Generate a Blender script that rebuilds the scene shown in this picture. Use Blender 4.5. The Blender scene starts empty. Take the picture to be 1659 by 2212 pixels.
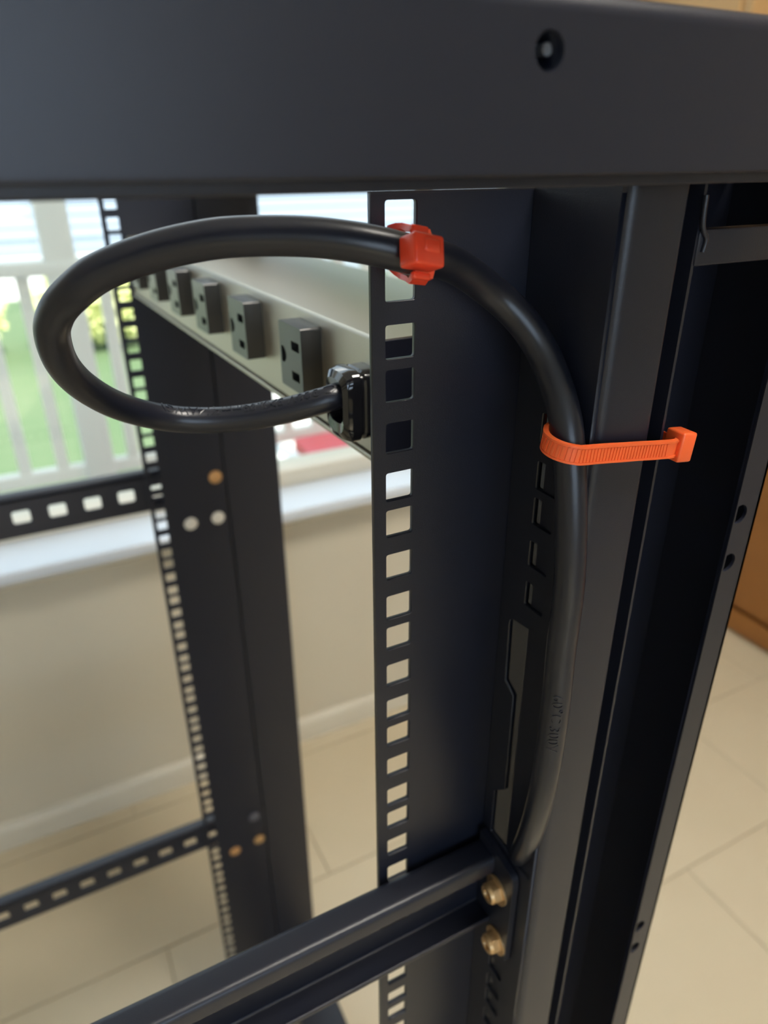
import bpy, bmesh, math, random
from mathutils import Vector, Matrix

random.seed(7)
S = bpy.context.scene
C = S.collection
H = 1.2                      # camera height above the floor; heights below are given relative to the camera

# ------------------------------------------------------------------ camera
cd = bpy.data.cameras.new('camera')
cam = bpy.data.objects.new('camera', cd)
C.objects.link(cam)
rt = Vector((0.8891, -0.4576, -0.0052)); up = Vector((0.2079, 0.3938, 0.8954)); fw = Vector((0.4077, 0.7972, -0.4453))
M = Matrix((rt, up, -fw)).transposed().to_4x4()
M.translation = Vector((0, 0, H))
cam.matrix_world = M
cd.sensor_fit = 'HORIZONTAL'; cd.sensor_width = 36
cd.lens = 1529.25 / 1659 * 36
cd.clip_start = 0.005; cd.clip_end = 200
cd.dof.use_dof = True
cd.dof.focus_distance = 0.206
cd.dof.aperture_fstop = 13.5
S.camera = cam

# ------------------------------------------------------------------ sky, sun, exposure
world = bpy.data.worlds.new('sky'); S.world = world
world.use_nodes = True
wn = world.node_tree
bgn = wn.nodes['Background']
bgn.inputs[0].default_value = (0.74, 0.87, 1.0, 1)
bgn.inputs[1].default_value = 1.95
sun = bpy.data.lights.new('sun', 'SUN'); sun.energy = 9.0; sun.angle = 0.01; sun.color = (1, 0.93, 0.80)
so = bpy.data.objects.new('sun', sun); C.objects.link(so)
so.rotation_euler = (math.radians(40), 0, math.radians(14))       # shines over the roof onto the garden
S.view_settings.view_transform = 'Standard'
S.view_settings.look = 'None'
S.view_settings.gamma = 1
S.view_settings.use_curve_mapping = False
S.view_settings.exposure = 0.0

def area(name, loc, rot, sx, sy, power, col):
    l = bpy.data.lights.new(name, 'AREA'); l.shape = 'RECTANGLE'; l.size = sx; l.size_y = sy; l.energy = power; l.color = col
    o = bpy.data.objects.new(name, l); C.objects.link(o); o.location = loc; o.rotation_euler = rot
    return o
# added fill light, placed at the added window in the wall behind the camera
area('added_fill_light', (-0.55, -2.95, 1.5), (math.radians(90), 0, 0), 1.9, 1.3, 24, (0.60, 0.77, 1.0))

# ------------------------------------------------------------------ materials
def mat(name, col, rough=0.5, metal=0.0, bump=0, bscale=600, var=0, vscale=8, col2=None, spec=0.5, coat=0, sss=0, detail=3):
    m = bpy.data.materials.new(name); m.use_nodes = True
    nt = m.node_tree; b = nt.nodes['Principled BSDF']
    b.inputs['Base Color'].default_value = (*col, 1)
    b.inputs['Roughness'].default_value = rough
    b.inputs['Metallic'].default_value = metal
    b.inputs['Specular IOR Level'].default_value = spec
    if coat: b.inputs['Coat Weight'].default_value = coat; b.inputs['Coat Roughness'].default_value = 0.1
    if sss:
        b.inputs['Subsurface Weight'].default_value = sss
        b.inputs['Subsurface Radius'].default_value = (1, 0.25, 0.1)
        b.inputs['Subsurface Scale'].default_value = 0.002
    tc = nt.nodes.new('ShaderNodeTexCoord')
    if var or col2:
        n = nt.nodes.new('ShaderNodeTexNoise'); n.inputs['Scale'].default_value = vscale; n.inputs['Detail'].default_value = detail
        nt.links.new(tc.outputs['Object'], n.inputs['Vector'])
        r = nt.nodes.new('ShaderNodeMix'); r.data_type = 'RGBA'
        c2 = col2 or tuple(min(1, c * (1 + var)) for c in col)
        c1 = col if col2 else tuple(c * (1 - var) for c in col)
        r.inputs['A'].default_value = (*c1, 1); r.inputs['B'].default_value = (*c2, 1)
        nt.links.new(n.outputs['Fac'], r.inputs['Factor'])
        nt.links.new(r.outputs['Result'], b.inputs['Base Color'])
    if bump:
        n = nt.nodes.new('ShaderNodeTexNoise'); n.inputs['Scale'].default_value = bscale; n.inputs['Detail'].default_value = 2
        nt.links.new(tc.outputs['Object'], n.inputs['Vector'])
        bp = nt.nodes.new('ShaderNodeBump'); bp.inputs['Strength'].default_value = bump; bp.inputs['Distance'].default_value = 0.0003
        nt.links.new(n.outputs['Fac'], bp.inputs['Height'])
        nt.links.new(bp.outputs['Normal'], b.inputs['Normal'])
    return m

m_black = mat('black_powder_coat', (0.0100, 0.0118, 0.0220), 0.36, bump=0.16, bscale=2600)
m_strip = mat('strip_reflected_beige', (0.52, 0.48, 0.40), 0.38, metal=0.85, bump=0.35, bscale=1700)  # black housing; bright window reflection is put into this light beige metal colour
m_cord = mat('black_rubber_cord', (0.010, 0.011, 0.018), 0.31, bump=0.06, bscale=900)
m_gloss = mat('glossy_black_plastic', (0.008, 0.008, 0.010), 0.07, coat=0.5)
m_outlet = mat('outlet_black_plastic', (0.020, 0.0195, 0.019), 0.30, spec=0.85)
m_orange = mat('orange_nylon', (0.98, 0.14, 0.035), 0.33, sss=0.25, var=0.06, vscale=300)
m_red = mat('red_orange_nylon', (0.90, 0.075, 0.03), 0.26, sss=0.25, var=0.08, vscale=300)
m_brass = mat('yellow_zinc_steel', (0.80, 0.56, 0.30), 0.38, metal=0.7, col2=(0.45, 0.27, 0.12), vscale=420)
m_zinc = mat('bright_zinc_steel', (0.82, 0.80, 0.74), 0.4, metal=0.4)
m_screw = mat('dull_steel', (0.25, 0.25, 0.26), 0.4, metal=0.6)
m_copper = mat('bronze_screw', (0.62, 0.36, 0.16), 0.45, metal=0.5)
m_wall = mat('beige_wall_paint', (0.66, 0.61, 0.49), 0.75, var=0.05, vscale=2.5, bump=0.15, bscale=120)
m_trim = mat('cream_trim_paint', (0.70, 0.66, 0.55), 0.4)
m_white = mat('sky_tinted_white_paint', (0.70, 0.76, 0.83), 0.25)  # white paint with the blue of the sky light put into its colour
m_tile = mat('beige_stone_tile', (0.63, 0.54, 0.38), 0.38, col2=(0.70, 0.62, 0.46), vscale=5, detail=6, bump=0.1, bscale=60)
m_grout = mat('tile_grout', (0.52, 0.44, 0.31), 0.8)
m_ceil = mat('white_ceiling', (0.8, 0.8, 0.78), 0.8)
m_wood = mat('orange_stained_wood', (0.40, 0.17, 0.04), 0.45, col2=(0.28, 0.11, 0.025), vscale=6, detail=5)
m_wood2 = mat('light_oak', (0.55, 0.34, 0.15), 0.45, col2=(0.46, 0.27, 0.11), vscale=7, detail=5)
m_vinyl = mat('white_railing_paint', (0.86, 0.86, 0.82), 0.5)
m_deck = mat('grey_deck_boards', (0.55, 0.55, 0.56), 0.7, var=0.15, vscale=4)
m_grass = mat('lawn_green', (0.10, 0.18, 0.08), 0.9, col2=(0.16, 0.22, 0.12), vscale=2.5)
m_leafy = mat('yellow_green_leaves', (0.92, 0.90, 0.50), 0.6, col2=(0.72, 0.80, 0.34), vscale=6)
m_leafg = mat('tree_leaves', (0.20, 0.36, 0.12), 0.6, col2=(0.12, 0.24, 0.07), vscale=4)
m_bark = mat('bark', (0.16, 0.10, 0.06), 0.9)
m_siding = mat('pale_blue_siding', (0.30, 0.37, 0.48), 0.6)
m_pave = mat('concrete_paving', (0.78, 0.78, 0.76), 0.8, var=0.06)
m_roof = mat('roof_shingle', (0.2, 0.2, 0.22), 0.8)
m_dark = mat('dark_grey_plastic', (0.10, 0.10, 0.12), 0.5)
m_redbox = mat('red_plastic', (0.75, 0.06, 0.09), 0.4)
m_glass = bpy.data.materials.new('window_glass'); m_glass.use_nodes = True
nt = m_glass.node_tree; nt.nodes.remove(nt.nodes['Principled BSDF'])
a_ = nt.nodes.new('ShaderNodeBsdfTransparent'); a_.inputs[0].default_value = (0.96, 0.98, 0.97, 1)
g_ = nt.nodes.new('ShaderNodeBsdfGlossy'); g_.inputs['Roughness'].default_value = 0.02
mx = nt.nodes.new('ShaderNodeMixShader'); mx.inputs[0].default_value = 0.05
nt.links.new(a_.outputs[0], mx.inputs[1]); nt.links.new(g_.outputs[0], mx.inputs[2])
nt.links.new(mx.outputs[0], nt.nodes['Material Output'].inputs[0])

# ------------------------------------------------------------------ helpers
def empty(name, loc=(0, 0, 0), label=None, cat=None, group=None):
    o = bpy.data.objects.new(name, None); C.objects.link(o); o.location = loc; o.empty_display_size = 0.02
    if label: o['label'] = label
    if cat: o['category'] = cat
    if group: o['group'] = group
    return o

def tag(o, label, cat, group=None):
    o['label'] = label; o['category'] = cat
    if group: o['group'] = group
    return o

def structure(o, label=None):
    o['kind'] = 'structure'
    if label: o['label'] = label
    return o

def link(name, me, m, parent=None, smooth=None):
    me.materials.clear(); me.materials.append(m)
    if smooth is not None:
        me.shade_smooth() if hasattr(me, 'shade_smooth') else None
        me.set_sharp_from_angle(angle=math.radians(smooth))
    o = bpy.data.objects.new(name, me); C.objects.link(o)
    if parent:
        o.parent = parent
        p = Vector((0, 0, 0)); q = parent
        while q: p = p + q.location; q = q.parent
        o.location = -p                      # meshes are written in room coordinates
    return o

def bm_link(name, bm, m, parent=None, smooth=None):
    bmesh.ops.recalc_face_normals(bm, faces=bm.faces)
    me = bpy.data.meshes.new(name); bm.to_mesh(me); bm.free()
    return link(name, me, m, parent, smooth)

def add_box(bm, lo, hi, bev=0.0, seg=2, mtx=None):
    t = bmesh.new()
    bmesh.ops.create_cube(t, size=1)
    lo, hi = Vector(lo), Vector(hi)
    for v in t.verts:
        v.co = Vector(((lo[i] + hi[i]) / 2 + v.co[i] * (hi[i] - lo[i]) for i in range(3)))
    if bev:
        bmesh.ops.bevel(t, geom=t.edges[:], offset=bev, segments=seg, profile=0.5, affect='EDGES')
    if mtx: bmesh.ops.transform(t, matrix=mtx, verts=t.verts)
    merge(bm, t)

def merge(bm, t):
    me = bpy.data.meshes.new('tmp'); t.to_mesh(me); t.free(); bm.from_mesh(me); bpy.data.meshes.remove(me)

def box(name, lo, hi, m, parent=None, bev=0.0, seg=2):
    bm = bmesh.new(); add_box(bm, lo, hi, bev, seg)
    return bm_link(name, bm, m, parent, 40 if bev else None)

def fillet(pts, r, n=5):
    out = []
    N = len(pts)
    for i in range(N):
        p0, p1, p2 = Vector(pts[i - 1]), Vector(pts[i]), Vector(pts[(i + 1) % N])
        a = (p0 - p1); b = (p2 - p1)
        rr = r[i] if isinstance(r, (list, tuple)) else r
        if rr <= 0: out.append(tuple(p1)); continue
        d = min(rr, a.length * 0.49, b.length * 0.49)
        s, e = p1 + a.normalized() * d, p1 + b.normalized() * d
        for k in range(n + 1):
            t = k / n
            out.append(tuple((1 - t) ** 2 * s + 2 * t * (1 - t) * p1 + t * t * e))
    return out

def add_prism(bm, prof, axis, a, b):
    """prof: closed list of 2-D points; axis 'X': (y,z), 'Y': (x,z), 'Z': (x,y)"""
    def P(p, t):
        return {'X': (t, p[0], p[1]), 'Y': (p[0], t, p[1]), 'Z': (p[0], p[1], t)}[axis]
    va = [bm.verts.new(P(p, a)) for p in prof]; vb = [bm.verts.new(P(p, b)) for p in prof]
    n = len(prof)
    for i in range(n):
        bm.faces.new((va[i], va[(i + 1) % n], vb[(i + 1) % n], vb[i]))
    bm.faces.new(va[::-1]); bm.faces.new(vb)

def prism(name, prof, axis, a, b, m, parent=None, smooth=35):
    bm = bmesh.new(); add_prism(bm, prof, axis, a, b)
    return bm_link(name, bm, m, parent, smooth)

def plate_mesh(outer, holes, thick, U, V, N, O):
    """flat sheet with real holes; outline in (u,v), thickness along N from O"""
    cu = bpy.data.curves.new('plate', 'CURVE'); cu.dimensions = '2D'; cu.fill_mode = 'BOTH'
    cu.extrude = thick / 2; cu.resolution_u = 1
    k = 1000.0
    cu.extrude *= k
    for poly in [outer] + list(holes):
        sp = cu.splines.new('POLY'); sp.points.add(len(poly) - 1); sp.use_cyclic_u = True
        for i, p in enumerate(poly): sp.points[i].co = (p[0] * k, p[1] * k, 0, 1)
    o = bpy.data.objects.new('plate', cu); C.objects.link(o)
    dg = bpy.context.evaluated_depsgraph_get(); dg.update()
    me = bpy.data.meshes.new_from_object(o.evaluated_get(dg))
    bpy.data.objects.remove(o); bpy.data.curves.remove(cu)
    U, V, N, O = Vector(U), Vector(V), Vector(N), Vector(O)
    for v in me.vertices:
        c = v.co / k
        v.co = O + U * c[0] + V * c[1] + N * (c[2] + thick / 2)
    return me

def punched(bm, u0, u1, v0, v1, hs, thick, U, V, N, O, along=1):
    """long sheet with a row of holes, laid piece by piece so that every hole is cut cleanly"""
    hs = sorted(hs, key=lambda h: min(p[along] for p in h))
    lo, hi = (v0, v1) if along == 1 else (u0, u1)
    cuts = [lo]
    for a, b in zip(hs, hs[1:]):
        cuts.append((max(p[along] for p in a) + min(p[along] for p in b)) / 2)
    cuts.append(hi)
    t = bmesh.new()
    for h, a, b in zip(hs, cuts, cuts[1:]):
        o = rect(u0, u1, a, b) if along == 1 else rect(a, b, v0, v1)
        to_bm(t, plate_mesh(o, [h], thick, U, V, N, O))
    bmesh.ops.remove_doubles(t, verts=t.verts, dist=2e-6)
    seen = {}
    for f in t.faces: seen.setdefault(tuple(sorted(v.index for v in f.verts)), []).append(f)
    bmesh.ops.delete(t, geom=[f for fs in seen.values() if len(fs) > 1 for f in fs], context='FACES_ONLY')
    bmesh.ops.recalc_face_normals(t, faces=t.faces)
    merge(bm, t)

def to_bm(bm, me):
    bm.from_mesh(me); bpy.data.meshes.remove(me)

def rect(u0, u1, v0, v1, r=0.0, n=3):
    p = [(u0, v0), (u1, v0), (u1, v1), (u0, v1)]
    return fillet(p, r, n) if r else p

def circ(u, v, r, n=20):
    return [(u + r * math.cos(2 * math.pi * i / n), v + r * math.sin(2 * math.pi * i / n)) for i in range(n)]

class Path:
    """smooth centre line with frames that do not twist"""
    def __init__(s, pts, step=0.0015):
        P = [Vector(p) for p in pts]
        dense = []
        Q = [2 * P[0] - P[1]] + P + [2 * P[-1] - P[-2]]
        for i in range(1, len(Q) - 2):
            p0, p1, p2, p3 = Q[i - 1:i + 3]
            for k in range(16):
                t = k / 16
                dense.append(0.5 * ((2 * p1) + (p2 - p0) * t + (2 * p0 - 5 * p1 + 4 * p2 - p3) * t * t + (3 * p1 - p0 - 3 * p2 + p3) * t ** 3))
        dense.append(P[-1])
        for _ in range(40):
            dense = [dense[0]] + [(dense[i - 1] + 2 * dense[i] + dense[i + 1]) / 4 for i in range(1, len(dense) - 1)] + [dense[-1]]
        cum = [0]
        for i in range(1, len(dense)): cum.append(cum[-1] + (dense[i] - dense[i - 1]).length)
        s.L = cum[-1]; n = max(8, int(s.L / step)); s.n = n
        s.p = []; j = 0
        for i in range(n + 1):
            d = s.L * i / n
            while j < len(cum) - 2 and cum[j + 1] < d: j += 1
            t = (d - cum[j]) / max(1e-9, cum[j + 1] - cum[j])
            s.p.append(dense[j].lerp(dense[j + 1], min(1, t)))
        s.t = [(s.p[min(n, i + 1)] - s.p[max(0, i - 1)]).normalized() for i in range(n + 1)]
        u = Vector((0, 0, 1)); s.u = []
        for i in range(n + 1):
            u = (u - s.t[i] * u.dot(s.t[i])).normalized(); s.u.append(u.copy())
        s.v = [s.t[i].cross(s.u[i]) for i in range(n + 1)]
    def at(s, d):
        x = max(0, min(s.n - 1e-6, d / s.L * s.n)); i = int(x); f = x - i
        l = lambda A: A[i].lerp(A[i + 1], f)
        return l(s.p), l(s.t), l(s.u), l(s.v)

def sweep(bm, path, r, seg=28):
    rings = []
    for i in range(path.n + 1):
        rings.append([bm.verts.new(path.p[i] + r * (math.cos(a) * path.u[i] + math.sin(a) * path.v[i])) for a in (2 * math.pi * k / seg for k in range(seg))])
    for i in range(path.n):
        for k in range(seg):
            bm.faces.new((rings[i][k], rings[i][(k + 1) % seg], rings[i + 1][(k + 1) % seg], rings[i + 1][k]))
    bm.faces.new(rings[0]); bm.faces.new(rings[-1][::-1])

def ribbon(bm, pts, width_dirs, w, t, inward):
    """closed strap: pts on the centre line, width direction per point, thickness outward"""
    n = len(pts); R = []
    for i in range(n):
        p = Vector(pts[i]); tg = (Vector(pts[(i + 1) % n]) - Vector(pts[i - 1])).normalized()
        wd = Vector(width_dirs[i] if isinstance(width_dirs, list) else width_dirs)
        wd = (wd - tg * wd.dot(tg)).normalized()
        nn = tg.cross(wd).normalized()
        if nn.dot(p - Vector(inward)) < 0: nn = -nn
        R.append([bm.verts.new(p + wd * a * w / 2 + nn * b) for a, b in ((-1, 0), (-0.94, t), (0.94, t), (1, 0))])
    for i in range(n):
        j = (i + 1) % n
        for k in range(4):
            bm.faces.new((R[i][k], R[i][(k + 1) % 4], R[j][(k + 1) % 4], R[j][k]))
    return R

Z = lambda z: H + z         # height relative to the camera -> height above the floor

# ------------------------------------------------------------------ the room
YW = 1.19                   # inner face of the window wall
XL, XR, YB, HC = -2.4, 2.45, -3.05, 2.55
WX0, WX1, WZ0, WZ1 = -1.05, 0.98, Z(-0.585), 2.15       # window opening
floor = structure(box('floor', (XL, YB, -0.08), (XR, YW, -0.004), m_grout))
tm = None
rows = [1.14 - 0.301 * k for k in range(-1, 15)]
for iy, y1 in enumerate(rows):
    for ix in range(9):
        x0 = XL + ix * 0.602 - (0.3 if iy % 2 else 0.0)
        lo = (max(XL, x0 + 0.0009), max(YB, y1 - 0.301 + 0.0009)); hi = (min(XR, x0 + 0.602 - 0.0009), min(YW, y1 - 0.0009))
        if hi[0] - lo[0] < 0.03 or hi[1] - lo[1] < 0.02: continue
        full = abs(hi[0] - lo[0] - 0.6002) < 1e-4 and abs(hi[1] - lo[1] - 0.2992) < 1e-4
        if full:
            if tm is None:
                b = bmesh.new(); add_box(b, (0, 0, -0.004), (0.6002, 0.2992, 0), 0.0007, 1)
                tm = bpy.data.meshes.new('tile'); bmesh.ops.recalc_face_normals(b, faces=b.faces); b.to_mesh(tm); b.free(); tm.materials.append(m_tile)
            o = bpy.data.objects.new('tile', tm); C.objects.link(o); o.parent = floor; o.location = (lo[0], lo[1], 0)
        else:
            box('tile', (lo[0], lo[1], -0.004), (hi[0], hi[1], 0), m_tile, floor)

def wall_with_hole(name, x0, x1, z0, z1, hx0, hx1, hz0, hz1, y0, y1):
    bm = bmesh.new()
    add_box(bm, (x0, y0, z0), (hx0, y1, z1)); add_box(bm, (hx1, y0, z0), (x1, y1, z1))
    add_box(bm, (hx0, y0, z0), (hx1, y1, hz0)); add_box(bm, (hx0, y0, hz1), (hx1, y1, z1))
    return structure(bm_link(name, bm, m_wall))
wall_with_hole('wall_front', XL, XR, 0, HC, WX0, WX1, WZ0 - 0.03, WZ1, YW, YW + 0.16)
wall_with_hole('wall_back', XL, XR, 0, HC, -1.5, 0.4, 0.85, 2.15, YB - 0.15, YB)
structure(box('wall_left', (XL - 0.12, YB - 0.15, 0), (XL, YW + 0.16, HC), m_wall))
structure(box('wall_right', (XR, YB - 0.15, 0), (XR + 0.12, YW + 0.16, HC), m_wall))
structure(box('ceiling', (XL - 0.12, YB - 0.15, HC), (XR + 0.12, YW + 0.16, HC + 0.15), m_ceil))
# baseboard below the window
prof = [(YW, 0), (YW - 0.014, 0), (YW - 0.014, 0.040), (YW - 0.011, 0.050), (YW - 0.006, 0.056), (YW, 0.058)]
structure(prism('baseboard_front', prof, 'X', XL, 1.60, m_trim))

# window with frame, sashes and panes
win = structure(empty('window_1', ((WX0 + WX1) / 2, YW + 0.1, WZ0)))
fy0, fy1 = YW + 0.05, YW + 0.12
bm = bmesh.new()
add_box(bm, (WX0, fy0, WZ0), (WX0 + 0.05, fy1, WZ1), 0.004); add_box(bm, (WX1 - 0.05, fy0, WZ0), (WX1, fy1, WZ1), 0.004)
add_box(bm, (WX0, fy0, WZ1 - 0.05), (WX1, fy1, WZ1), 0.004); add_box(bm, (WX0, fy0, WZ0), (WX1, fy1, WZ0 + 0.034), 0.004)
bm_link('window_frame', bm, m_trim, win, 40)
xm = (WX0 + WX1) / 2 - 0.42
bm = bmesh.new(); add_box(bm, (xm - 0.025, fy0, WZ0 + 0.03), (xm + 0.025, fy1, WZ1 - 0.05), 0.004)
bm_link('mullion', bm, m_trim, win, 40)
box('window_pane', (WX0 + 0.045, fy0 + 0.03, WZ0 + 0.03), (xm - 0.02, fy0 + 0.036, WZ1 - 0.045), m_glass, win)
box('window_pane', (xm + 0.02, fy0 + 0.03, WZ0 + 0.03), (WX1 - 0.045, fy0 + 0.036, WZ1 - 0.045), m_glass, win)
bm = bmesh.new()
add_prism(bm, fillet([(1.130, WZ0 - 0.022), (1.130, WZ0), (YW + 0.09, WZ0), (YW + 0.09, WZ0 - 0.022)], [0.006, 0.006, 0, 0]), 'X', WX0 - 0.06, WX1 + 0.06)
structure(bm_link('trim_1', bm, m_white, None, 40))
structure(prism('trim_2', [(YW, WZ0 - 0.022), (YW - 0.012, WZ0 - 0.022), (YW - 0.012, WZ0 - 0.05), (YW, WZ0 - 0.06)], 'X', WX0 - 0.03, WX1 + 0.03, m_trim))
# added window behind the camera, made to go with the fill light
w2 = structure(empty('added_window', (-0.55, YB - 0.08, 0.85)))
bm = bmesh.new()
for lo, hi in (((-1.5, 0.85), (-1.45, 2.15)), ((0.35, 0.85), (0.4, 2.15)), ((-1.5, 0.85), (0.4, 0.9)), ((-1.5, 2.1), (0.4, 2.15)), ((-0.58, 0.9), (-0.52, 2.1))):
    add_box(bm, (lo[0], YB - 0.10, lo[1]), (hi[0], YB - 0.05, hi[1]), 0.004)
bm_link('window_frame', bm, m_white, w2, 40)
box('window_pane', (-1.45, YB - 0.078, 0.9), (0.35, YB - 0.073, 2.1), m_glass, w2)

# added ceiling lamp, out of view, to brighten the floor and walls
m_fill_lamp = bpy.data.materials.new('fill_lamp_diffuser'); m_fill_lamp.use_nodes = True
e_ = m_fill_lamp.node_tree.nodes['Principled BSDF']
e_.inputs['Base Color'].default_value = (0.9, 0.9, 0.9, 1); e_.inputs['Emission Color'].default_value = (1.0, 0.94, 0.84, 1); e_.inputs['Emission Strength'].default_value = 36
lamp = empty('fill_ceiling_lamp', (0.55, -0.25, HC), 'added square white ceiling lamp, out of view, with a glowing diffuser', 'lamp')
box('fill_lamp_frame', (0.25, -0.55, HC - 0.035), (0.85, 0.05, HC), m_white, lamp, 0.006)
box('diffuser', (0.28, -0.52, HC - 0.042), (0.82, 0.02, HC - 0.034), m_fill_lamp, lamp)
# tall wooden cabinet against the right wall
cab = empty('wooden_cabinet', (1.95, 0.4, 0), 'tall orange-stained wooden cabinet standing on the tiled floor to the right', 'cabinet')
box('cabinet_body', (1.625, -0.35, 0.0), (2.44, 1.185, 2.12), m_wood, cab, 0.004)
box('toe_kick', (1.612, -0.35, 0.012), (1.626, 1.185, 0.075), m_wood, cab, 0.003)
for k in range(3):
    y0 = -0.34 + k * 0.508
    d = box('cabinet_door', (1.603, y0 + 0.003, 0.095), (1.6255, y0 + 0.505, 2.10), m_wood, cab, 0.004)
    bm = bmesh.new(); add_box(bm, (1.575, y0 + 0.06, 1.02), (1.583, y0 + 0.072, 1.16), 0.003)
    add_box(bm, (1.58, y0 + 0.062, 1.03), (1.605, y0 + 0.07, 1.038)); add_box(bm, (1.58, y0 + 0.062, 1.142), (1.605, y0 + 0.07, 1.15))
    bm_link('handle', bm, m_zinc, d, 40)

wc = empty('wall_cabinet', (1.35, 1.0, 1.38), 'light wooden wall cabinet hung high beside the window', 'cabinet')
box('cabinet_body', (1.10, 0.93, 1.38), (1.60, 1.19, 2.15), m_wood2, wc, 0.004)
box('cabinet_door', (1.105, 0.91, 1.385), (1.595, 0.929, 2.145), m_wood2, wc, 0.003)

# ------------------------------------------------------------------ the rack
rack = empty('server_rack', (0.0, 0.42, 0.0), 'tall black powder-coated open server rack frame with punched mounting rails', 'rack')
YS = 0.1757; YF = 0.660; MIR = YS + YF
XS = 0.0906                  # left side of the punched holes
HW = 0.0097; ZA = -0.0854
ZB = -1.13                   # bottom of the uprights
pitch = []                   # tops of the punched holes, 19-inch pattern
z = ZA + 0.0762
seq = [0.015875, 0.015875, 0.0127]
k = 0
vals = [ZA + 0.0762, ZA + 0.060325]
z = ZA + 0.04445
while z > ZB + 0.05:
    vals += [z, z - 0.0127, z - 0.028575]; z -= 0.04445
holes_z = [v for v in vals if v > ZB + 0.02]

def rail(near):
    dx = 0.0 if near else -0.007
    my = (lambda y: y) if near else (lambda y: MIR - y)
    sgn = 1 if near else -1
    bm = bmesh.new()
    ztop = -0.0073
    hs = [rect(XS + dx, XS + dx + HW, v - HW, v, 0.0009) for v in holes_z]
    punched(bm, 0.0866 + dx, 0.139 + dx, ZB, ztop, hs, 0.002, (1, 0, 0), (0, 0, 1), (0, sgn, 0), (0, my(YS), H))
    # flange towards the outside, with the same holes and large cut-outs
    fh = []
    for v in holes_z:
        if -0.135 < v < -0.05 or (-0.42 < v < -0.325) or v < -0.70: fh.append(rect(0.1530, 0.1627, v - HW, v, 0.0007))
    def cut(dz):
        return fillet([(0.1700, -0.1495 + dz), (0.1695, -0.1785 + dz), (0.1638, -0.182 + dz), (0.1634, -0.2305 + dz), (0.1700, -0.2375 + dz), (0.1700, -0.262 + dz), (0.1430, -0.262 + dz), (0.1430, -0.1455 + dz)],
                      [0.003, 0, 0, 0, 0, 0.001, 0.001, 0.001])
    fh.append(cut(0)); fh.append(cut(-0.288))
    fo = [(0.1755, ZB), (0.1755, -0.0073), (0.1415, -0.0040), (0.1415, ZB)]
    if near:
        O = ((0, 1, 0), (0, 0, 1), (1, 0, 0), (0.138 + dx, 0, H))
        to_bm(bm, plate_mesh([(0.1755, -0.0075), (0.1755, -0.0073), (0.1415, -0.0040), (0.1415, -0.0075)], [], 0.002, *O))
        punched(bm, 0.1415, 0.1755, ZB, -0.0075, fh, 0.002, *O)
    else:
        to_bm(bm, plate_mesh([(MIR - a, b) for a, b in fo], [], 0.002, (0, 1, 0), (0, 0, 1), (1, 0, 0), (0.138 + dx, 0, H)))
    r = bm_link('mounting_rail', bm, m_black, rack)
    r['label'] = 'upright rail with a column of square punched holes'
    return r
rail(True); rail(False)

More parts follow.
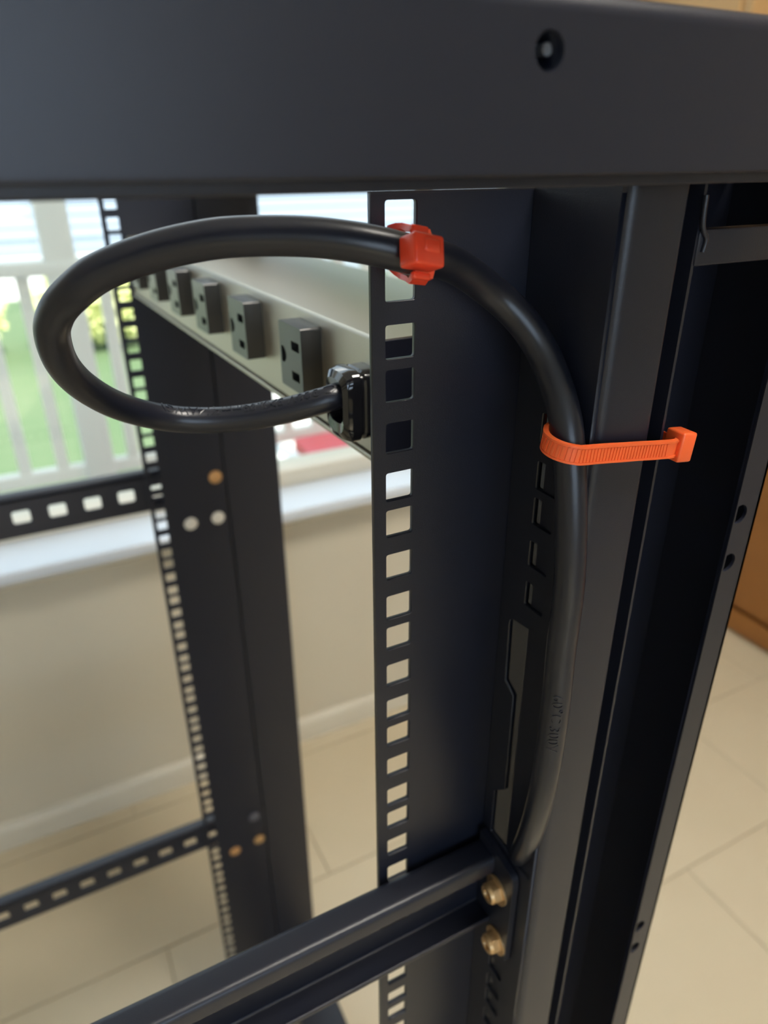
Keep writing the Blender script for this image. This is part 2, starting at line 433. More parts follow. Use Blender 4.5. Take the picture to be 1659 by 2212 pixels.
def column(near, x_shift=0.0, flip=False):
    """rolled corner column: tube, slot, outer flange"""
    dx = x_shift + (0.0 if near else -0.007)
    my = (lambda y: y) if near else (lambda y: MIR - y)
    mx = (lambda x: x + dx) if not flip else (lambda x: dx - (x - 0.18))
    sgn = 1 if near else -1
    z0, z1 = Z(ZB - 0.02), Z(-0.004)
    tube = fillet([(mx(a), my(b)) for a, b in ((0.1390, 0.1605), (0.1390, 0.1400), (0.1600, 0.1400), (0.1600, 0.1605))], [0.001, 0.0042, 0.0016, 0.001], 6)
    post = prism('corner_post', tube, 'Z', z0, z1, m_black, rack)
    bm = bmesh.new()
    # web between tube and edge, the edge itself, back of the slot, inner wing
    for (a0, b0, a1, b1) in ((0.1600, 0.1450, 0.1655, 0.1465), (0.1645, 0.1398, 0.1655, 0.1765), (0.1655, 0.1750, 0.2205, 0.1765)):
        xa, xb = sorted((mx(a0), mx(a1))); ya, yb = sorted((my(b0), my(b1)))
        add_box(bm, (xa, ya, z0), (xb, yb, z1))
    if near and not flip:
        add_box(bm, (mx(0.2192), 0.1400, z0), (mx(0.2205), 0.30, z1))
    bm_link('slot_lining', bm, m_black, post)
    # outer flange with its pairs of D-shaped holes
    def dhole(cx, cz, r=0.0036, cutx=0.2094):
        p = []
        a0 = math.acos(max(-1, (cutx - cx) / r))
        for i in range(15):
            a = -a0 + 2 * a0 * i / 14
            p.append((cx + r * math.cos(a), cz + r * math.sin(a)))
        return p
    hh = []
    for zc in (-0.1115, -0.1310, -0.3387, -0.3555, -0.62, -0.64, -0.90, -0.92): hh.append(dhole(0.2112, zc))
    outer = rect(0.2078, 0.2205, ZB - 0.02, -0.004)
    if flip:
        f2 = lambda poly: [(mx(u), v) for u, v in poly]
    else:
        f2 = lambda poly: [(u + dx, v) for u, v in poly]
    me = plate_mesh(f2(outer), [f2(h) for h in hh], 0.0012, (1, 0, 0), (0, 0, 1), (0, sgn, 0), (0, my(0.14), H))
    bm = bmesh.new(); to_bm(bm, me)
    xa, xb = sorted((mx(0.2078), mx(0.2086))); ya, yb = sorted((my(0.1394), my(0.1405)))
    add_box(bm, (xa, ya, z0), (xb, yb, z1))
    bm_link('hinge_flange', bm, m_black, post)
    # welded strip across the top of the slot
    bm = bmesh.new()
    ya, yb = sorted((my(0.1392), my(0.1440))); xa, xb = sorted((mx(0.1650), mx(0.2090)))
    add_box(bm, (xa, ya, Z(-0.0262)), (xb, yb, Z(-0.0168)), 0.0008, 2)
    bm_link('slot_cross_strip', bm, m_black, post, 40)
    if near and not flip:
        bm = bmesh.new()
        pth = Path([(0.1648, 0.1392, Z(-0.0085)), (0.1650, 0.1390, Z(-0.0150)), (0.1662, 0.1388, Z(-0.0178)), (0.1674, 0.1388, Z(-0.0190)), (0.1668, 0.1389, Z(-0.0225))], 0.0008)
        sweep(bm, pth, 0.0007, 8)
        bm_link('weld_bead', bm, m_black, post, 60)
    return post
column(True); column(False)
column(True, -0.80, True); column(False, -0.80, True)

# near top beam and its neighbours: outer face, lower lip behind it
def beam_with_dimple(name, my, near):
    bm = bmesh.new()
    sg = 1 if near else -1
    hole = circ(0.0953, 0.0174, 0.0033, 28)
    face = rect(-0.845, 0.2225, -0.0016, 0.0235)
    to_bm(bm, plate_mesh(face, [hole], 0.0016, (1, 0, 0), (0, 0, 1), (0, sg, 0), (0, my(0.12), H)))
    # rolled lower edge, lip, rolled upper edge
    lowp = fillet([(0.1200, -0.0016), (0.1200, -0.0030), (0.1230, -0.0030), (0.1230, -0.0014), (0.1216, -0.0016)], [0, 0.0012, 0.0012, 0, 0], 5)
    add_prism(bm, [(my(a), Z(b)) for a, b in lowp], 'X', -0.845, 0.2225)
    lip = fillet([(0.1225, -0.0028), (0.1275, -0.0030), (0.1275, -0.0054), (0.1290, -0.0054), (0.1290, -0.0012), (0.1225, -0.0012)], [0, 0, 0.0006, 0.0006, 0, 0], 4)
    add_prism(bm, [(my(a), Z(b)) for a, b in lip], 'X', -0.845, 0.2225)
    n = 8; upp = []
    for i in range(n + 1):
        a = math.pi / 2 * i / n; upp.append((0.1235 - 0.0035 * math.cos(a), 0.0235 + 0.0035 * math.sin(a)))
    upp += [(0.1500, 0.0270), (0.1500, 0.0254), (0.1240, 0.0254), (0.1216, 0.0235)]
    add_prism(bm, [(my(a), Z(b)) for a, b in upp], 'X', -0.845, 0.2225)
    o = bm_link(name, bm, m_black, rack, 30)
    # countersunk dimple behind the hole with a screw deep inside
    bm = bmesh.new()
    c0 = Vector((0.0953, my(0.12), Z(0.0174)))
    rr = [(0.0036, 0.0000), (0.0033, 0.0009), (0.0030, 0.0030), (0.0030, 0.007), (0.0, 0.007)]
    rings = []
    for r_, d_ in rr[:-1]:
        rings.append([bm.verts.new(c0 + Vector((r_ * math.cos(a), sg * d_, r_ * math.sin(a)))) for a in (2 * math.pi * i / 24 for i in range(24))])
    for a, b in zip(rings, rings[1:]):
        for i in range(24): bm.faces.new((a[i], a[(i + 1) % 24], b[(i + 1) % 24], b[i]))
    bm.faces.new(rings[-1])
    bm_link('dimple', bm, m_black, o, 60)
    if near:
        bm = bmesh.new()
        add_prism(bm, circ(0.0972, Z(0.0180), 0.0011, 16), 'Y', 0.1232, 0.127)
        bm_link('screw', bm, m_screw, o, 40)
    return o
beam_with_dimple('top_beam', lambda y: y, True)
beam_with_dimple('top_beam', lambda y: MIR - y, False)
for xa, xb in ((0.165, 0.2195), (-0.84, -0.785)):
    bm = bmesh.new()
    add_prism(bm, fillet([(xa, Z(0.0005)), (xb, Z(0.0005)), (xb, Z(0.0268)), (xa, Z(0.0268))], 0.002), 'Y', 0.150, MIR - 0.150)
    bm_link('cross_beam', bm, m_black, rack, 40)
    bm = bmesh.new()
    add_prism(bm, fillet([(xa - 0.01, Z(-1.15)), (xb - 0.006, Z(-1.15)), (xb - 0.006, Z(-1.10)), (xa - 0.01, Z(-1.10))], 0.003), 'Y', 0.150, MIR - 0.150)
    bm_link('base_beam', bm, m_black, rack, 40)
for my in ((lambda y: y), (lambda y: MIR - y)):
    ya, yb = sorted((my(0.142), my(0.172)))
    bm = bmesh.new(); add_box(bm, (-0.79, ya, Z(-1.15)), (0.165, yb, Z(-1.11)), 0.003)
    bm_link('base_beam', bm, m_black, rack, 40)
    for xf in (0.18, -0.80):
        bm = bmesh.new(); add_prism(bm, circ(xf, (ya + yb) / 2, 0.02, 20), 'Z', 0.0, 0.012); add_prism(bm, circ(xf, (ya + yb) / 2, 0.006, 12), 'Z', 0.012, 0.06)
        bm_link('levelling_foot', bm, m_dark, rack, 40)

def bolt(parent, c, axis, r, m, h=0.003, wash=True):
    """hexagon head on a washer; axis points away from the sheet"""
    ax = Vector(axis).normalized(); q = ax.to_track_quat('Z', 'Y').to_matrix().to_4x4(); q.translation = Vector(c)
    bm = bmesh.new(); t = bmesh.new()
    if wash:
        w = bmesh.new(); add_prism(w, circ(0, 0, r * 1.3, 24), 'Z', 0, 0.0008); merge(t, w)
    w = bmesh.new(); add_prism(w, fillet(circ(0, 0, r, 6), r * 0.08, 2), 'Z', 0.0008, h * 0.75)
    merge(t, w)
    w = bmesh.new()
    ring = [[w.verts.new((rr * math.cos(2 * math.pi * i / 24), rr * math.sin(2 * math.pi * i / 24), zz)) for i in range(24)] for rr, zz in ((r * 0.86, h * 0.75), (r * 0.74, h), (r * 0.42, h), (r * 0.34, h * 0.72))]
    for a, b in zip(ring, ring[1:]):
        for i in range(24): w.faces.new((a[i], a[(i + 1) % 24], b[(i + 1) % 24], b[i]))
    w.faces.new(ring[-1]); merge(t, w)
    bmesh.ops.transform(t, matrix=q, verts=t.verts); merge(bm, t)
    return bm_link('bolt', bm, m, parent, 40)

def brace(near, dz):
    my = (lambda y: y) if near else (lambda y: MIR - y)
    sg = -1 if near else 1
    dx = 0 if near else -0.007
    x0, x1 = -0.78, (0.1345 if near else 0.131)
    T, B = -0.2675 + dz, -0.3090 + dz
    bm = bmesh.new()
    # top and bottom channels: bent sheet
    prof = [(0.1735, T - 0.006), (0.1735, T), (0.1608, T), (0.1608, T - 0.0085), (0.1622, T - 0.0085), (0.1622, T - 0.0016), (0.1719, T - 0.0016), (0.1719, T - 0.006)]
    top = fillet(prof, [0, 0.0055, 0.0030, 0.0005, 0.0005, 0.002, 0.004, 0], 6)
    add_prism(bm, [(my(a), Z(b)) for a, b in top], 'X', x0, x1)
    prof = [(0.1735, B + 0.004), (0.1735, B), (0.1608, B), (0.1608, B + 0.003), (0.1622, B + 0.003), (0.1622, B + 0.0016), (0.1719, B + 0.0016), (0.1719, B + 0.004)]
    bot = fillet(prof, [0, 0.002, 0.001, 0.0005, 0.0005, 0.0005, 0.001, 0], 4)
    add_prism(bm, [(my(a), Z(b)) for a, b in bot], 'X', x0, x1)
    hs = []
    k = -28
    while True:
        xc = 0.0298 + k * 0.0307
        if xc > x1 - 0.02: break
        if xc > x0 + 0.02: hs.append(rect(xc - 0.0075, xc + 0.0075, -0.2892 - 0.0062 + dz, -0.2892 + 0.0062 + dz, 0.0025, 4))
        k += 1
    punched(bm, x0, x1, B + 0.004, T - 0.004, hs, 0.0016, (1, 0, 0), (0, 0, 1), (0, sg, 0), (0, my(0.1735), H), along=0)
    b = bm_link('side_brace', bm, m_black, rack, 35)
    if near:
        bm = bmesh.new()
        add_prism(bm, fillet([(0.1725, Z(T + 0.006)), (0.1480, Z(T + 0.002)), (0.1480, Z(B - 0.012)), (0.1725, Z(B - 0.012))], [0.001, 0.004, 0.002, 0.001]), 'X', 0.1345, 0.1375)
        bm_link('end_plate', bm, m_black, b, 30)
        bolt(b, (0.1345, 0.1575, Z(-0.2830 + dz)), (-1, 0, 0), 0.0052, m_brass, 0.0055)
        bolt(b, (0.1345, 0.1548, Z(-0.3140 + dz)), (-1, 0, 0), 0.0050, m_brass, 0.0055)
    else:
        bm = bmesh.new(); add_box(bm, (0.10, my(0.1735), Z(B)), (0.165, my(0.1660), Z(T)))
        bm_link('end_plate', bm, m_black, b)
    return b
brace(True, 0.0); bf = brace(False, 0.0)
brace(True, -0.4845); bl = brace(False, -0.4845)
for (x, y, z, m) in ((0.1469, 0.66, -0.2849, m_copper), (0.1447, 0.66, -0.3303, m_zinc), (0.1165, 0.66, -0.3305, m_zinc)):
    k = 0.6585 / 0.66
    bolt(bf, (x * k, 0.6585, Z(z * k)), (0, -1, 0), 0.0052, m, 0.002)
for (x, y, z, m) in ((0.1136, 0.66, -0.8172, m_copper), (0.147, 0.66, -0.8142, m_brass), (0.1439, 0.66, -0.7694, m_dark)):
    bolt(bl, (x * 0.9977, 0.6585, Z(z * 0.9977)), (0, -1, 0), 0.0056, m, 0.002)
# filler of the far column between rail and post
bm = bmesh.new(); add_box(bm, (0.131, 0.6600, Z(ZB)), (0.1560, 0.6620, Z(-0.006)), 0)
bm_link('rail_spacer', bm, m_black, rack)

# ------------------------------------------------------------------ power strip
strip = empty('power_strip', (0.12, 0.43, Z(-0.1006)), 'black rack power strip with a row of outlets mounted between the rails', 'power strip')
NP = Vector((0.111, 0.225, 0)); FP = Vector((0.0965, 0.655, 0))
T_ = (FP - NP).normalized(); N_ = Vector((-T_.y, T_.x, 0))          # along the strip, out of its face
UP = Vector((0, 0, 1))
def sp(s, d, z): return NP + T_ * s + N_ * d + UP * Z(z)
PT, PB = -0.0559, -0.1006
prof = fillet([(0.0, PB + 0.0006), (0.0, PT), (-0.078, PT), (-0.078, PB), (-0.003, PB)], [0, 0.0016, 0.0016, 0.0016, 0.0], 5)
bm = bmesh.new()
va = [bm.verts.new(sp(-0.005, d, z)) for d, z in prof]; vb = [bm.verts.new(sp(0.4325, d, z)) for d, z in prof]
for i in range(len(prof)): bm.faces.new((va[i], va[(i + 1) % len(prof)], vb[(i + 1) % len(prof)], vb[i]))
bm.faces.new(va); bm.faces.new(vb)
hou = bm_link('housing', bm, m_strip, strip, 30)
bm = bmesh.new()
lp = fillet([(0.0, PB - 0.0004), (0.0012, PB - 0.0004), (0.0012, PB - 0.0026), (-0.040, PB - 0.0026), (-0.040, PB - 0.0004)], [0, 0.0006, 0.0008, 0, 0], 4)
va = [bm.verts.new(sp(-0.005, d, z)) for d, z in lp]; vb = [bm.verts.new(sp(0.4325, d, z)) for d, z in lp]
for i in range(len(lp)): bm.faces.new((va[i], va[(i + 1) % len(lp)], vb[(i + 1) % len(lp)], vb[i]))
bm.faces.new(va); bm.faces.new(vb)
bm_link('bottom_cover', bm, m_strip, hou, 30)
bm = bmesh.new()
ep = rect(-0.0775, -0.0005, PB + 0.0005, PT - 0.0005, 0.0012)
va = [bm.verts.new(sp(-0.0062, d, z)) for d, z in ep]; vb = [bm.verts.new(sp(-0.005, d, z)) for d, z in ep]
for i in range(len(ep)): bm.faces.new((va[i], va[(i + 1) % len(ep)], vb[(i + 1) % len(ep)], vb[i]))
bm.faces.new(va); bm.faces.new(vb)
bm_link('end_cap', bm, m_black, hou, 30)

# outlets: block with blade slots and a D-shaped earth hole
def outlet_mesh():
    w, h = 0.0118, 0.0138
    bm = bmesh.new()
    # local u = along the strip (towards the far end), v = up
    holes = [rect(-0.0095, -0.0012, 0.0035, 0.0074), rect(-0.0087, -0.0006, -0.0093, -0.0054),
             [(0.0045 + 0.0062 * math.cos(a) * 0.9 - 0.0 , -0.0003 + 0.0033 * math.sin(a)) for a in ()]]
    D = [(0.0102, -0.0035), (0.0102, 0.0033)] + [(0.0072 - 0.0024 * math.sin(math.pi * i / 10) , 0.0033 - 0.0068 * i / 10) for i in range(11)]
    holes = holes[:2] + [D]
    face = fillet([(-w, -h), (w, -h), (w, h), (-w, h)], 0.0012, 4)
    to_bm(bm, plate_mesh(face, holes, 0.0045, T_, UP, -N_, (0, 0, 0)))
    t = bmesh.new()
    f2 = [T_ * a + UP * b for a, b in face]
    va = [t.verts.new(p - N_ * 0.0045) for p in f2]; vb = [t.verts.new(p - N_ * 0.0095) for p in f2]
    for i in range(len(f2)): t.faces.new((va[i], va[(i + 1) % len(f2)], vb[(i + 1) % len(f2)], vb[i]))
    t.faces.new(va); t.faces.new(vb)
    merge(bm, t)
    bmesh.ops.recalc_face_normals(bm, faces=bm.faces)
    me = bpy.data.meshes.new('outlet'); bm.to_mesh(me); bm.free(); me.materials.append(m_outlet)
    return me
om = outlet_mesh()
for i, s_ in enumerate((0.0560, 0.1245, 0.1900, 0.2500, 0.3100, 0.3700)):
    o = bpy.data.objects.new('outlet', om); C.objects.link(o); o.parent = strip
    o.location = sp(s_, 0.0092, -0.0741) - strip.location

# strain relief where the cord leaves the housing
bm = bmesh.new()
def rr_ring(hw, hh, r, d, s0=0.0035, z0=-0.0795):
    return [bm.verts.new(sp(s0 + a, d, z0 + b)) for a, b in fillet([(-hw, -hh), (hw, -hh), (hw, hh), (-hw, hh)], r, 5)]
lv = [rr_ring(0.0090, 0.0130, 0.0055, 0.0), rr_ring(0.0090, 0.0130, 0.0055, 0.0055), rr_ring(0.0084, 0.0122, 0.005, 0.0062), rr_ring(0.0084, 0.0122, 0.005, 0.0070), rr_ring(0.0092, 0.0134, 0.0055, 0.0078),
      rr_ring(0.0092, 0.0134, 0.0055, 0.0105), rr_ring(0.0084, 0.0124, 0.0055, 0.0128), rr_ring(0.0068, 0.0100, 0.005, 0.0142), rr_ring(0.0061, 0.0064, 0.0045, 0.0138), rr_ring(0.0054, 0.0054, 0.0045, 0.009)]
for a, b in zip(lv, lv[1:]):
    n = len(a)
    for i in range(n): bm.faces.new((a[i], a[(i + 1) % n], b[(i + 1) % n], b[i]))
bm.faces.new(lv[0]); bm.faces.new(lv[-1])
bm_link('strain_relief', bm, m_gloss, strip, 28)

# cord with embossed lettering
CP = [(0.1090, 0.2412, -0.0793), (0.0996, 0.2279, -0.0757), (0.0910, 0.2282, -0.0774), (0.0775, 0.2354, -0.0814), (0.0641, 0.2427, -0.0839), (0.0525, 0.2474, -0.0840), (0.0416, 0.2490, -0.0820), (0.0307, 0.2461, -0.0770), (0.0219, 0.2404, -0.0705), (0.0144, 0.2316, -0.0618), (0.0103, 0.2241, -0.0542), (0.0086, 0.2185, -0.0478), (0.0083, 0.2135, -0.0413), (0.0093, 0.2101, -0.0375), (0.0113, 0.2052, -0.0333), (0.0159, 0.1982, -0.0282), (0.0219, 0.1943, -0.0240), (0.0333, 0.1877, -0.0197), (0.0435, 0.1820, -0.0173), (0.0505, 0.1783, -0.0164), (0.0604, 0.1733, -0.0162), (0.0702, 0.1680, -0.0167), (0.0800, 0.1628, -0.0183), (0.0878, 0.1608, -0.0203), (0.0958, 0.1620, -0.0220), (0.1061, 0.1651, -0.0249), (0.1194, 0.1671, -0.0328), (0.1273, 0.1631, -0.0405), (0.1320, 0.1585, -0.0489), (0.1330, 0.1523, -0.0573), (0.1330, 0.1470, -0.0655), (0.1330, 0.1442, -0.0735), (0.1330, 0.1414, -0.0847), (0.1330, 0.1388, -0.0987), (0.1330, 0.1366, -0.1184), (0.1330, 0.1368, -0.1394), (0.1330, 0.1359, -0.1577), (0.1330, 0.1359, -0.1779), (0.1330, 0.1365, -0.2003), (0.1365, 0.1437, -0.2340), (0.1450, 0.1578, -0.2720), (0.1600, 0.1650, -0.2850), (0.1850, 0.1720, -0.2920)]
path = Path([(a, b, Z(c)) for a, b, c in CP])
bm = bmesh.new(); sweep(bm, path, 0.0047, 32)
cord = bm_link('power_cord', bm, m_cord, strip, 60)

def cord_text(txt, s0, size, toward, flip=1, r=0.00468, h=0.00030):
    cu = bpy.data.curves.new('t', 'FONT'); cu.body = txt; cu.size = 1000 * size; cu.resolution_u = 2
    o = bpy.data.objects.new('t', cu); C.objects.link(o)
    dg = bpy.context.evaluated_depsgraph_get(); dg.update()
    me = bpy.data.meshes.new_from_object(o.evaluated_get(dg))
    bpy.data.objects.remove(o); bpy.data.curves.remove(cu)
    bm = bmesh.new(); to_bm(bm, me)
    bmesh.ops.scale(bm, vec=(0.001, 0.001, 0.001), verts=bm.verts)
    # letters are outlined: thin raised contour
    bmesh.ops.dissolve_limit(bm, angle_limit=0.01, verts=bm.verts, edges=bm.edges)
    bmesh.ops.triangulate(bm, faces=bm.faces)
    ret = bmesh.ops.extrude_face_region(bm, geom=bm.faces[:])
    for e in ret['geom']:
        if isinstance(e, bmesh.types.BMVert): e.co.z = h
    for v in bm.verts:
        x, y, zz = v.co
        p, t, u, w = path.at(s0 + x * flip)
        tw = Vector(toward); tw = (tw - t * tw.dot(t)).normalized()
        side = tw.cross(t) * flip
        a = (y - size * 0.36) / r
        v.co = p + (r + zz) * (math.cos(a) * tw + math.sin(a) * side)
    return bm_link('embossed_lettering', bm, m_cord, cord)
cord_text('60\u00b0C 300V 3X2.08mm\u00b2(14AWG)', 0.0115, 0.0054, (-0.12, -0.42, 0.90))
def s_near(pt):
    pt = Vector(pt); return min(range(path.n + 1), key=lambda i: (path.p[i] - pt).length) * path.L / path.n
cord_text('60\u00b0C 300V', s_near((0.1325, 0.1339, Z(-0.155))), 0.0054, (-0.55, -0.80, 0.15))

# ------------------------------------------------------------------ cable ties
_i = s_near((0.0915, 0.164, Z(-0.0214)))
CP_AT, tang, _u, _v = path.at(_i)
t1 = empty('cable_tie', (0.0915, 0.16, Z(-0.0285)), 'red-orange cable tie with a lumpy square head, holding the cord loop to the punched rail', 'cable tie')
cc = Vector(CP_AT)
pts = []
for i in range(17):                      # front half around the cord
    a = -math.pi / 2 + math.pi * i / 16
    wob = 0.0004 * math.sin(i * 1.9)
    pts.append(cc + Vector((0, -(0.0053 + wob) * math.cos(a), (0.0053 + wob) * math.sin(a))))
back = [(0.004, 0.0053), (0.0085, 0.0050), (0.0135, 0.0044), (0.0152, 0.0020), (0.0155, 0.0), (0.0152, -0.0018), (0.0135, -0.0040), (0.0085, -0.0048), (0.004, -0.0053)]
for y, zz in back: pts.append(cc + Vector((0.0018 * y / 0.013, y, zz)))
bm = bmesh.new(); ribbon(bm, pts, [tuple(tang)] * len(pts), 0.0050, 0.0014, cc + Vector((0, 0.003, 0)))
bm_link('strap', bm, m_red, t1, 50)
hm = Matrix(((0.90, 0.30, 0.10), (-0.42, 0.86, 0.20), (-0.12, -0.25, 0.95))).transposed()
ax = tang; bx = Vector((0.08, -0.90, 0.32)); bx = (bx - ax * bx.dot(ax)).normalized(); cx = ax.cross(bx)
HM = Matrix((ax, bx, cx)).transposed().to_4x4(); HM.translation = cc + bx * 0.0078 - UP * 0.0020 - ax * 0.0045
bm = bmesh.new()
add_box(bm, (-0.0046, -0.0030, -0.0038), (0.0046, 0.0034, 0.0036), 0.0009, 3)
lump = bmesh.ops.subdivide_edges(bm, edges=bm.edges[:], cuts=1)
bmesh.ops.transform(bm, matrix=HM, verts=bm.verts)
bm_link('head', bm, m_red, t1, 50)
bm = bmesh.new()
add_box(bm, (-0.0026, -0.0014, 0.0044), (0.0026, 0.0002, 0.0060), 0.0004, 2, HM)
add_box(bm, (-0.0026, -0.0012, -0.0064), (0.0024, 0.0002, -0.0044), 0.0004, 2, HM)
bm_link('tail_stub', bm, m_red, t1, 50)
bm = bmesh.new()
add_box(bm, (-0.0020, 0.0026, -0.0026), (0.0030, 0.0038, 0.0006), 0.0006, 2, HM)
bm_link('pawl', bm, m_red, t1, 50)

t2 = empty('cable_tie', (0.15, 0.135, Z(-0.0777)), 'bright orange ribbed cable tie strapping the cord to the corner post', 'cable tie')
kc = Vector((0.1317, 0.1434))
pts2 = [(0.1668, 0.1366, -0.0772), (0.1600, 0.1366, -0.0767), (0.1530, 0.1368, -0.0758), (0.1460, 0.1370, -0.0750), (0.1400, 0.1371, -0.0742)]
for i in range(9):
    a = math.radians(-88 - i * 21); pts2.append((kc.x + 0.0059 * math.cos(a), kc.y + 0.0059 * math.sin(a), -0.0734 + 0.0004 * i))
pts2 += [(0.1365, 0.1520, -0.0700), (0.1410, 0.1580, -0.0710), (0.1470, 0.1640, -0.0730), (0.1540, 0.1650, -0.0745), (0.1620, 0.1600, -0.0760), (0.1680, 0.1520, -0.0772), (0.1690, 0.1440, -0.0776)]
pts2 = [Vector((a, b, Z(c))) for a, b, c in pts2]
# finer closed curve
fine = []
n = len(pts2)
for i in range(n):
    p0, p1, p2, p3 = pts2[i - 1], pts2[i], pts2[(i + 1) % n], pts2[(i + 2) % n]
    for k in range(6):
        t = k / 6
        fine.append(0.5 * ((2 * p1) + (p2 - p0) * t + (2 * p0 - 5 * p1 + 4 * p2 - p3) * t * t + (3 * p1 - p0 - 3 * p2 + p3) * t ** 3))
cen = Vector((0.148, 0.150, Z(-0.0735)))
bm = bmesh.new(); ribbon(bm, fine, (0.12, 0.0, 1.0), 0.0058, 0.0011, cen)
st = bm_link('strap', bm, m_orange, t2, 50)
# raised rims and ribs on the strap face
bm = bmesh.new()
acc = 0; nxt = 0.004
for i in range(len(fine) - 1):
    p, q = fine[i], fine[i + 1]; L = (q - p).length
    while nxt < acc + L:
        f = (nxt - acc) / L; c = p.lerp(q, f); tg = (q - p).normalized()
        wd = Vector((0.12, 0, 1)); wd = (wd - tg * wd.dot(tg)).normalized(); nn = tg.cross(wd).normalized()
        if nn.dot(c - cen) < 0: nn = -nn
        mt = Matrix((tg, wd, nn)).transposed().to_4x4(); mt.translation = c + nn * 0.0011
        if nxt < 0.062: add_box(bm, (-0.00034, -0.0019, -0.0001), (0.00034, 0.0019, 0.00022), 0, 1, mt)
        nxt += 0.00115
    acc += L
bm_link('ribs', bm, m_orange, st)
bm = bmesh.new()
for sgn in (-1, 1):
    ring = []
    for i in range(len(fine)):
        p = fine[i]; tg = (fine[(i + 1) % len(fine)] - fine[i - 1]).normalized()
        wd = Vector((0.12, 0, 1)); wd = (wd - tg * wd.dot(tg)).normalized(); nn = tg.cross(wd).normalized()
        if nn.dot(p - cen) < 0: nn = -nn
        b0 = p + wd * sgn * 0.00235 + nn * 0.0010
        ring.append([bm.verts.new(b0 + wd * a + nn * b) for a, b in ((-0.0004, 0), (-0.0003, 0.0004), (0.0003, 0.0004), (0.0004, 0))])
    for i in range(len(ring)):
        j = (i + 1) % len(ring)
        for k in range(4): bm.faces.new((ring[i][k], ring[i][(k + 1) % 4], ring[j][(k + 1) % 4], ring[j][k]))
bm_link('rim', bm, m_orange, st, 40)
ax = Vector((0.985, -0.05, -0.10)).normalized(); cx = Vector((0.10, 0.0, 1.0)); cx = (cx - ax * cx.dot(ax)).normalized(); bx = cx.cross(ax)
HM2 = Matrix((ax, bx, cx)).transposed().to_4x4(); HM2.translation = Vector((0.1700, 0.1375, Z(-0.0772)))
bm = bmesh.new()
add_box(bm, (-0.0026, -0.0036, -0.0046), (0.0030, 0.0034, 0.0046), 0.0007, 3, HM2)
bm_link('head', bm, m_orange, t2, 50)

# ------------------------------------------------------------------ outside the window
lawn = structure(box('ground', (-14, 3.0, -0.62), (16, 30, -0.55), m_grass))
lawn['label'] = 'green lawn beyond the deck'
deck = structure(empty('deck_floor', (0, 1.9, -0.1)))
for k in range(9):
    box('deck_board', (-3.5, 1.37 + k * 0.145, -0.05), (4.0, 1.37 + k * 0.145 + 0.138, -0.015), m_deck, deck)
rail_o = empty('deck_railing', (0.2, 2.32, -0.015), 'white painted deck railing with thin balusters outside the window', 'railing')
YR = 2.3
box('top_rail', (-3.2, YR - 0.045, Z(-0.285)), (3.6, YR + 0.045, Z(-0.245)), m_vinyl, rail_o, 0.006)
box('bottom_rail', (-3.2, YR - 0.02, Z(-0.905)), (3.6, YR + 0.02, Z(-0.862)), m_vinyl, rail_o, 0.004)
for x in (-1.6, 0.148, 1.9):
    bm = bmesh.new(); add_box(bm, (x - 0.043, YR - 0.043, -0.015), (x + 0.043, YR + 0.043, 2.5), 0.005)
    bm_link('post', bm, m_vinyl, rail_o, 40)
bal = None
x = 0.148 - 0.107
xs = []
while x > -3.1: xs.append(x); x -= 0.107
x = 0.148 + 0.107
while x < 3.5: xs.append(x); x += 0.107
for x in xs:
    if min(abs(x - q) for q in (-1.6, 0.148, 1.9)) < 0.06: continue
    if bal is None:
        b = bmesh.new(); add_box(b, (-0.0175, -0.0175, 0), (0.0175, 0.0175, 0.58), 0.003)
        bal = bpy.data.meshes.new('baluster'); bmesh.ops.recalc_face_normals(b, faces=b.faces); b.to_mesh(bal); b.free(); bal.materials.append(m_vinyl)
    o = bpy.data.objects.new('baluster', bal); C.objects.link(o); o.parent = rail_o
    o.location = Vector((x, YR, Z(-0.863))) - rail_o.location

def foliage(name, c, r, n, leaf, m, label, cat, trunk=0.0, group=None):
    t = empty(name, (c[0], c[1], -0.55), label, cat, group)
    bm = bmesh.new()
    rnd = random.Random(31 + int(c[0] * 10))
    for i in range(n):
        d = Vector((rnd.gauss(0, 1), rnd.gauss(0, 1), rnd.gauss(0, 1))).normalized() * (rnd.random() ** 0.4)
        p = Vector(c) + Vector((d.x * r[0], d.y * r[1], d.z * r[2]))
        a = Vector((rnd.gauss(0, 1), rnd.gauss(0, 1), rnd.gauss(0, 1))).normalized(); b = a.orthogonal().normalized()
        s = leaf * (0.6 + rnd.random() * 0.8)
        q = [p + a * s, p + b * s * 0.5, p - a * s, p - b * s * 0.5]
        bm.faces.new([bm.verts.new(v) for v in q])
    me = bpy.data.meshes.new('foliage'); bm.to_mesh(me); bm.free()
    f = link('foliage', me, m, t); f['kind'] = 'stuff'
    if trunk:
        bm = bmesh.new(); add_prism(bm, circ(c[0], c[1], trunk, 10), 'Z', -0.551, c[2])
        bm_link('trunk', bm, m_bark, t, 40)
    return t
for sx, lab in ((-0.75, 'sunlit yellow shrub across the lawn, leftmost in view'), (0.85, 'sunlit yellow shrub across the lawn, beside the white porch post'), (2.5, 'sunlit yellow shrub across the lawn, right of the porch post')):
    foliage('yellow_shrub', (sx, 8.0, -0.10), (0.70, 0.5, 0.40), 2200, 0.06, m_leafy, lab, 'shrub', 0.0, 'yellow shrubs across the lawn')
foliage('green_tree', (6.1, 10.5, 3.0), (2.2, 1.6, 1.7), 7000, 0.085, m_leafg, 'leafy green tree standing behind the lawn', 'tree', 0.14)

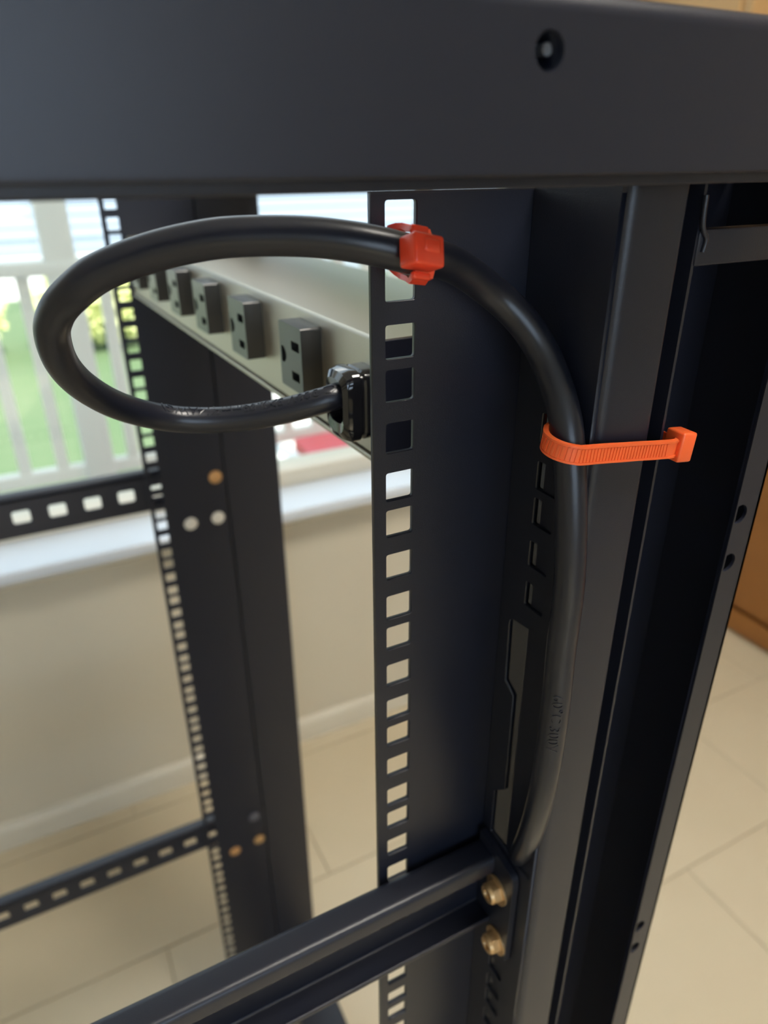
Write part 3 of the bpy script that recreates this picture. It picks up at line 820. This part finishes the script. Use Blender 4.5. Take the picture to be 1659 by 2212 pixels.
# neighbouring house with horizontal siding
hs = empty('neighbour_house', (-1.5, 17.0, -0.55), 'pale blue house with horizontal siding across the lawn', 'house')
box('house_wall', (-11.0, 17.0, -0.55), (14.0, 17.4, 3.4), m_siding, hs)
for k in range(16):
    bm = bmesh.new()
    z0 = -0.2 + k * 0.22
    add_prism(bm, [(17.0, z0), (16.94, z0), (16.98, z0 + 0.22), (17.0, z0 + 0.22)], 'X', -11.0, 14.0)
    bm_link('siding_board', bm, m_siding, hs)
prism('roof', [(16.4, 3.3), (16.4, 3.45), (20.0, 5.4), (20.0, 3.3)], 'X', -11.4, 14.4, m_roof, hs)
structure(box('paving', (-12, 11.5, -0.56), (14, 16.9, -0.53), m_pave))
structure(box('garden_path', (1.3, 3.05, -0.56), (4.6, 7.2, -0.53), m_pave))

# things standing on the deck
tub = empty('red_tub', (0.86, 1.80, -0.015), 'red plastic storage tub standing on the deck outside', 'tub')
bm = bmesh.new()
add_prism(bm, fillet([(0.70, 1.62), (1.22, 1.62), (1.22, 1.95), (0.70, 1.95)], 0.03), 'Z', -0.015, 0.40)
bm_link('tub_body', bm, m_redbox, tub, 40)
bm = bmesh.new()
add_prism(bm, fillet([(0.685, 1.605), (1.235, 1.605), (1.235, 1.965), (0.685, 1.965)], 0.03), 'Z', 0.40, 0.43)
bm_link('lid', bm, m_redbox, tub, 40)
ch = empty('garden_chair', (-0.42, 1.85, -0.015), 'white plastic garden chair on the deck outside the window', 'chair')
box('seat', (-0.62, 1.64, 0.38), (-0.17, 2.06, 0.41), m_vinyl, ch, 0.01)
for xx in (-0.60, -0.215):
    for yy in (1.66, 2.02): box('leg', (xx, yy, -0.015), (xx + 0.035, yy + 0.035, 0.385), m_vinyl, ch, 0.004)
box('backrest', (-0.64, 1.66, 0.40), (-0.61, 2.04, 0.82), m_vinyl, ch, 0.01)
for yy in (1.64, 2.03): box('armrest', (-0.63, yy, 0.58), (-0.19, yy + 0.04, 0.605), m_vinyl, ch, 0.008)
